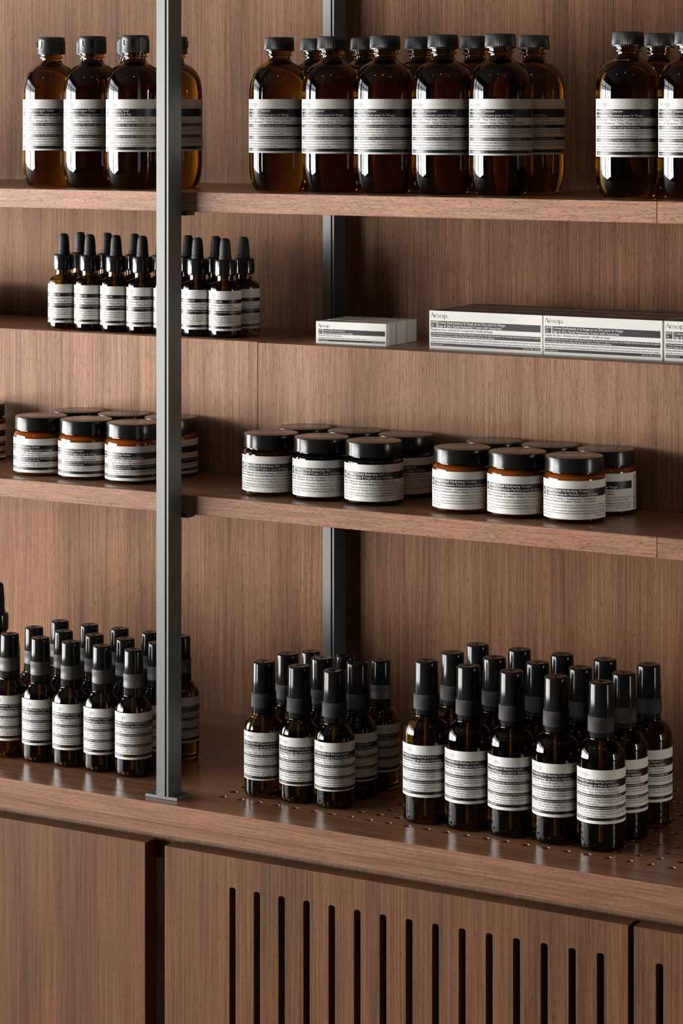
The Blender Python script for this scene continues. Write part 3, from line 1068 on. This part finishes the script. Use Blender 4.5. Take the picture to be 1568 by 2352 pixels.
CZ = CT + 0.05
ROWN = ['front', 'middle', 'back']
for j, (xs, y) in enumerate((((-1156.5, -1113, -1069.5, -1025, -981), 2128), ((-1153.3, -1109.2, -1065.3, -1022, -978.7), 2172.3), ((-1150, -1105.5, -1061.3, -1018, -974), 2216.4))):
    for i, x in enumerate(xs):
        lab = 'large amber serum bottle in the wide cluster, %s row, %s from the steel post' % (ROWN[j], ORD[i])
        spray('serum', 'serum_bottle', lab, 'bottle', V(x + rnd.uniform(-.2, .2), y + rnd.uniform(-.3, .3), CZ), 'large serum bottles on the counter', jit(2))
for j, (xs, y) in enumerate((((-1333.4, -1294, -1255.2), 2129), ((-1333, -1294, -1255), 2171.4))):
    for i, x in enumerate(xs):
        lab = 'small amber serum bottle with ribbed collar, %s row of the small cluster, %s from post' % (('front', 'second')[j], ORD[i])
        spray('serum_s', 'serum_bottle', lab, 'bottle', V(x, y, CZ), 'small serum bottles on the counter', jit(2))
for i, x in enumerate((-1330, -1290.5, -1251)):
    lab = 'amber mist bottle behind the small serum bottles, %s from the steel post' % ORD[i]
    spray('hydrosol', 'mist_bottle', lab, 'bottle', V(x, 2209.5, CZ), 'mist bottles behind the small serums', jit(2))
for j, (xs, y) in enumerate((((-1636.3, -1598.2, -1560.3, -1522.3, -1484.3), 2129), ((-1635.5, -1597.8, -1559.8, -1522.0, -1483.2), 2168.4), ((-1632.5, -1594.7, -1556.8, -1519.0, -1480.9), 2208))):
    for i, x in enumerate(xs):
        lab = 'amber mist bottle left of the post, %s row, %s counted away from the post' % (ROWN[j], ORD[4 - i])
        spray('hydrosol', 'mist_bottle', lab, 'bottle', V(x + rnd.uniform(-.15, .15), y + rnd.uniform(-.3, .3), CZ), 'mist bottles left of the steel post', jit(2))

# --- dropper bottles ---


def dropper_parts(t, R, zsh, zneck, rneck, zc, rc, hc, rb, hb, glass, label=None):
    g = [(0, 1.0), (R - 6, 0.8), (R - 2.6, 0)] + smooth_profile([(R - 2.2, 0), (R - 0.9, 0.6), (R - 0.2, 1.8), (R, 4)], 3) + \
        smooth_profile([(R, zsh), (R - 0.6, zsh + (zneck - zsh) * .3), (R - 2.6, zsh + (zneck - zsh) * .6), (rneck + 1.6, zneck - 1.0), (rneck, zneck), (rneck, zc + 1)], 4) + [(0, zc + 1)]
    part('glass_body', lathe(g, 64, [glass], name='glass_dropper', sharp=40), t)

    def rib(a, rr, z, k):
        return (0.16 if (k // 2) % 2 else -0.16) if (1.5 < z < hc - 2.2 and rr > rc - 1.2) else 0.0
    cp = [(0, 0), (rc - 1.2, 0), (rc - 0.5, 0.3), (rc - 0.4, 1.2), (rc, 1.5), (rc - 0.1, hc - 2.2), (rc - 0.5, hc - 1.0), (rc - 1.5, hc - 0.2), (rc - 2.6, hc), (0, hc)]
    part('dropper_collar', lathe(cp, 144, [BLKC], rfun=rib, name='dropper_collar', sharp=30), t, (0, 0, zc))
    bp = smooth_profile([(rb, 0), (rb, 2.8), (rb - 0.4, 3.6), (rb - 0.55, hb * 0.45), (rb - 1.3, hb * 0.8), (rb - 2.0, hb - 1.8), (rb - 3.2, hb - 0.3), (rb - 4.2, hb)], 4)
    part('rubber_bulb', lathe([(0, 0)] + bp + [(0, hb)], 48, [BLKM], name='rubber_bulb', sharp=50), t, (0, 0, zc + hc))
    part('pipette', lathe([(0, 8), (2.0, 9), (2.6, 14), (2.6, zc), (0, zc)], 16, [TUBE], name='pipette'), t)
    if label:
        part('paper_label', label, t)


OX = [(-1661.4, -1627.4, -1594.0, -1560.6, -1526.6, -1492.2, -1458.6), (-1665.2, -1629.8, -1594.6, -1560.8, -1526.8, -1492.4, -1458.4)]
oil0 = None
for j, y in enumerate((2254.5, 2289.2)):
    for i, x in enumerate(OX[j]):
        lab = 'small amber dropper bottle on the riser box, %s row, %s counted from its right end' % (('front', 'back')[j], ORD[6 - i])
        if oil0 is None:
            oil0 = thing('dropper_bottle', lab, 'bottle', V(x, y, BT + 0.25), 'dropper bottles on the riser box', jit(2))
            dropper_parts(oil0, 16.5, 49, 57.2, 8.7, 62.4, 11.2, 16.6, 6.4, 21.4, AMBERD, LAB['oil'])
        else:
            dup(oil0, V(x, y, BT + 0.25), lab, jit(2))
big = thing('dropper_bottle', 'large dark dropper bottle at the picture edge behind the mist bottles', 'bottle', V(-1752, 2258, CZ))
dropper_parts(big, 24.2, 72, 88, 10, 92, 12.0, 19, 8.0, 31.5, AMBERD)

for j, (bx, by) in enumerate([(-1752, 2206), (-1752, 2154), (-1804, 2258), (-1804, 2206), (-1804, 2154), (-1856, 2258), (-1856, 2206), (-1856, 2154)]):  # unseen copies added to block light running along the wall
    dup(big, V(bx, by, CZ), 'large dark dropper bottle added unseen beyond the picture edge to cast shade', 0, 'large dropper bottles at the far end')
big['group'] = 'large dropper bottles at the far end'

# --- jars ---


def jar_glass():
    return [(0, 1.2), (20, 0.9), (23.0, 0)] + smooth_profile([(24.0, 0), (26.2, 0.7), (27.3, 2.2), (27.6, 4.5)], 4) + \
        smooth_profile([(27.6, 38.6), (27.3, 40.2), (26.2, 41.8), (24.6, 42.8), (23.6, 43.6), (23.4, 44.6)], 4) + [(23.0, 46.2), (0, 46.2)]


def lid_mesh():
    p = [(0, 0.5), (24.6, 0.5), (25.9, 0), (26.25, 0.35), (26.05, 12.0), (25.7, 12.8), (25.0, 13.1), (0, 13.1)]
    return lathe(p, 96, [BLKS, BLKM], name='lid', sharp=30)


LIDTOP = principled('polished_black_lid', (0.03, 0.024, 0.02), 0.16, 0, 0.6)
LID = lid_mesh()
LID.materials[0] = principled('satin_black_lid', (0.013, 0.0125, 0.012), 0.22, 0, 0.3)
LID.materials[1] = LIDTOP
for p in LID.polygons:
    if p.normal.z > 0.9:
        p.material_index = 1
JG = lathe(jar_glass(), 72, [JARG], name='glass_jar', sharp=40)
JGD = lathe(jar_glass(), 72, [AMBERD], name='glass_jar_dark', sharp=40)
FILL = lathe([(0, 3), (22, 3.2), (24.4, 5), (24.6, 38), (23, 41), (20.6, 43), (0, 43)], 48, [CREAM], name='cream_fill', sharp=50)
JP = {}


def jar(kind, name, label, loc, group, rz):
    if kind in JP:
        r = dup(JP[kind], loc, label, rz, group)
        r.name = name
        return r
    t = thing(name, label, 'jar', loc, group, rz)
    part('glass_body', JGD if kind == 'gel' else JG, t)
    part('paper_label', LAB[kind], t)
    if kind != 'gel':
        part('cream_fill', FILL, t)
    part('lid', LID, t, (0, 0, 44.9))
    JP[kind] = t
    return t


JZ = S3T + 0.05
for kind, name, gx, where, group in (
        ('cream_l', 'cream_jar', (((-1603.0, 2137), (-1546.6, 2136), (-1490.2, 2136.5)), ((-1598.2, 2193.4), (-1541.5, 2193), (-1484.6, 2193.6))), 'brown cream jar left of the steel post', 'cream jars left of the steel post'),
        ('gel', 'gel_jar', (((-1329.5, 2136), (-1273.2, 2135.4), (-1216.6, 2135.4)), ((-1326.6, 2192), (-1270.2, 2192), (-1213.8, 2191.8))), 'dark gel jar in the middle cluster', 'gel jars in the middle of the lower shelf'),
        ('perfect', 'cream_jar', (((-1123.4, 2135.4), (-1067.0, 2135.4), (-1010.4, 2135.0)), ((-1119.6, 2191.6), (-1062.4, 2191.6), (-1005.6, 2191.4))), 'brown cream jar with plus mark', 'cream jars nearest the shelf joint')):
    for j in range(2):
        for i in range(3):
            x, y = gx[j][i]
            if kind == 'cream_l':
                lab = '%s, %s row, %s from the post' % (where, ('front', 'back')[j], ORD[2 - i])
            else:
                lab = '%s, %s row, %s from the post' % (where, ('front', 'back')[j], ORD[i])
            rz = jit(2)
            if kind == 'perfect' and j == 1 and i == 2:
                rz = math.radians(-26)
            jar(kind, name, lab, V(x, y, JZ), group, rz)
jar('cream_l', 'cream_jar', 'brown cream jar cut by the picture edge, alone at the end of lower shelf', V(-1724.5, 2192, JZ), 'cream jars at the far end', jit(2))

# --- cartons ---


def carton(name, label, loc, rz, w, d, h, sheet, top_rects, side, group, topmat):
    t = thing(name, label, 'box', loc, group, rz)
    bm = bmesh.new()
    box_bm(bm, -w / 2, w / 2, 0, d, 0, h, 0.35)
    me = bm_mesh(bm, [CARD], 'carton')
    part('carton', me, t)
    vs = [((u - w / 2) / 1000, (-0.02 - LEV[l]) / 1000, z / 1000) for u, z, l in sheet.v]
    part('printed_front', mesh_from(vs, sheet.f, LABMATS, sheet.m, False, 'printed_front'), t)
    if top_rects:
        s = Sheet()
        for u0, u1, y0_, y1_, m in top_rects:
            s.rect(u0, u1, y0_, y1_, 1, m, 500)
        vs = [((u - w / 2) / 1000, y / 1000, (h + 0.03 + (0.03 if m_ else 0)) / 1000) for (u, y, l), m_ in zip(s.v, [0] * len(s.v))]
        part('printed_top', mesh_from(vs, s.f, [CARD, topmat, INK], s.m, False, 'printed_top'), t)
    if side:
        bm = bmesh.new()
        box_bm(bm, w / 2 - 0.3, w / 2 + 0.25, 0.9, d - 0.9, 0.6, h - 0.5, 0.1)
        part('end_flap', bm_mesh(bm, [CARD], 'end_flap'), t)
    return t


def cream_sheet():
    s = Sheet()
    B, T, K = 1, 2, 3
    s.logo(1.4, 20.9, 30.3, 4.6)
    s.rect(1.4, 7.9, 20.7, 27.4, 1, B, 500)
    s.rect(8.9, 119.8, 20.7, 27.4, 1, B, 500)
    s.rect(1.4, 119.8, 11.5, 16.4, 1, B, 500)
    s.rect(1.4, 119.8, 3.1, 5.8, 1, B, 500)
    for t, u0, u1, z, c, m in [('SPF', 1.8, 7.4, 24.7, 2.1, T), ('15', 1.9, 4.9, 21.5, 2.1, T),
                               ('Crème Hydratante à la Sauge et au Zinc pour le Visage', 9.4, 82.3, 24.6, 2.3, T),
                               ('Sage & Zinc Facial Hydrating Cream with Sunscreen', 9.4, 78.4, 21.4, 2.3, T),
                               ('Oxyde de Zinc • Acétate de Tocophéryle • Feuille de Sauge', 1.4, 69, 17.8, 2.1, K),
                               ('Crème hydratante de jour avec indice de protection 15 pour tous types de peaux. Un mélange hydratant de plantes de qualité', 1.9, 119.2, 14.4, 1.6, T),
                               ("dont la Feuille de Sauge et le Bois de Santal, et d'Oxyde de Zinc protecteur.", 1.9, 71, 12.1, 1.6, T),
                               ("Massez uniformément du front jusqu'au cou sur une peau nettoyée et renouvelez l'application en cours de journée pour assurer une protection", 1.4, 119.6, 9.1, 1.6, K),
                               ('optimale. Enrichi en vitamines dérivées des plantes dont la Vitamine E, ce soin contenant un filtre solaire minéral est idéal pour les citadins.', 1.4, 119.2, 6.6, 1.6, K),
                               ('www.aesop.com', 1.9, 15, 3.8, 1.4, T), ('Net Wt. 47g / 1.6 Oz.', 101.5, 119, 3.8, 1.4, T)]:
        s.text(t, u0, u1, z, c, m)
    return s


def balm_sheet():
    s = Sheet()
    B, T, K = 1, 2, 3
    s.logo(2.5, 15.7, 16.3, 3.3)
    s.rect(2.7, 7.0, 9.7, 14.6, 1, B, 500)
    s.rect(7.7, 76.1, 9.7, 14.6, 1, B, 500)
    s.rect(2.7, 76.1, 2.5, 4.6, 1, B, 500)
    for t, u0, u1, z, c, m in [('SPF', 3.0, 6.6, 12.6, 1.5, T), ('30', 3.1, 5.2, 10.3, 1.5, T),
                               ('Avail Lip Balm with Sunscreen', 8.0, 32.3, 12.5, 1.6, T), ('Baume à Lèvres avec Protection Solaire', 8.0, 40.7, 10.2, 1.6, T),
                               ('Zinc Oxide • Tocopherol • Castor Seed', 2.7, 28.8, 7.7, 1.3, K),
                               ('Rich hydration for lips, with SPF30 protection. Apply generously as often as required.', 2.7, 57, 5.4, 1.2, K),
                               ('www.aesop.com', 3.0, 13.8, 3.0, 1.1, T), ('Net Wt. 5.5g / 0.2 Oz.', 62.0, 75.5, 3.0, 1.1, T)]:
        s.text(t, u0, u1, z, c, m)
    return s


CS = cream_sheet()
rects = [(0.7, 121.3, 0.8, 33.0, 1)] + [(4, 118, y, y + 0.35, 0) for y in (6, 11, 17, 23, 28)]
cb0 = None
COLN = ['nearest the lip balm boxes', 'in the middle column', 'in the column at the picture edge']
for k in range(3):
    for r_ in range(3):
        x = (-1159.2, -1036.3, -912.6)[k]
        y = 2250.4 + 34.2 * r_
        lab = 'white sunscreen cream carton %s, %s row' % (COLN[k], ('front', 'middle', 'back')[r_])
        loc = V(x, y, -236.6 + 0.05)
        if cb0 is None:
            cb0 = carton('cream_carton', lab, loc, 0, 121.9, 33.9, 37.1, CS, rects, True, 'white cream cartons on the riser box', CARDTOP)
        else:
            dup(cb0, loc, lab, jit(0.06))
for x, lab in ((-1905, 'white carton added unseen to cast shade at the far end of the riser box'), (-2028, 'white carton added unseen to cast shade at the far end of the riser box')):
    for r_ in range(3):  # unseen cartons, added so their shade falls on the wall
        dup(cb0, V(x, 2262 + 34.2 * r_, -236.3 + 0.05), lab, 0)
# lip balm boxes: three, slightly turned, each a little behind the other
BS = balm_sheet()
brects = [(8, 28, 9 + 1.6 * q, 9 + 1.6 * q + 0.9, 2) for q in range(4)] + [(50, 70, 12, 12.7, 2), (50, 66, 14, 14.7, 2)]
W, DD, H = 77.6, 21.6, 22.2
bb0 = None
for (xr, yr), a, lab in zip(((-1266.0, 2247.0), (-1267.2, 2269.6), (-1267.9, 2292.6)), (3.6, 2.6, 3.0),
                            ('white lip balm box in front, its printed face fully visible', 'white lip balm box in the middle of the three, end flap shifted outwards',
                             'white lip balm box at the back of the three')):
    a = math.radians(a)
    cx, cy = xr - W / 2 * math.cos(a), yr - W / 2 * math.sin(a)
    loc = V(cx, cy, -236.6 + 0.05)
    if bb0 is None:
        bb0 = carton('lip_balm_box', lab, loc, a, W, DD, H, BS, brects, True, 'white lip balm boxes', CARDTOP)
    else:
        dup(bb0, loc, lab, a)
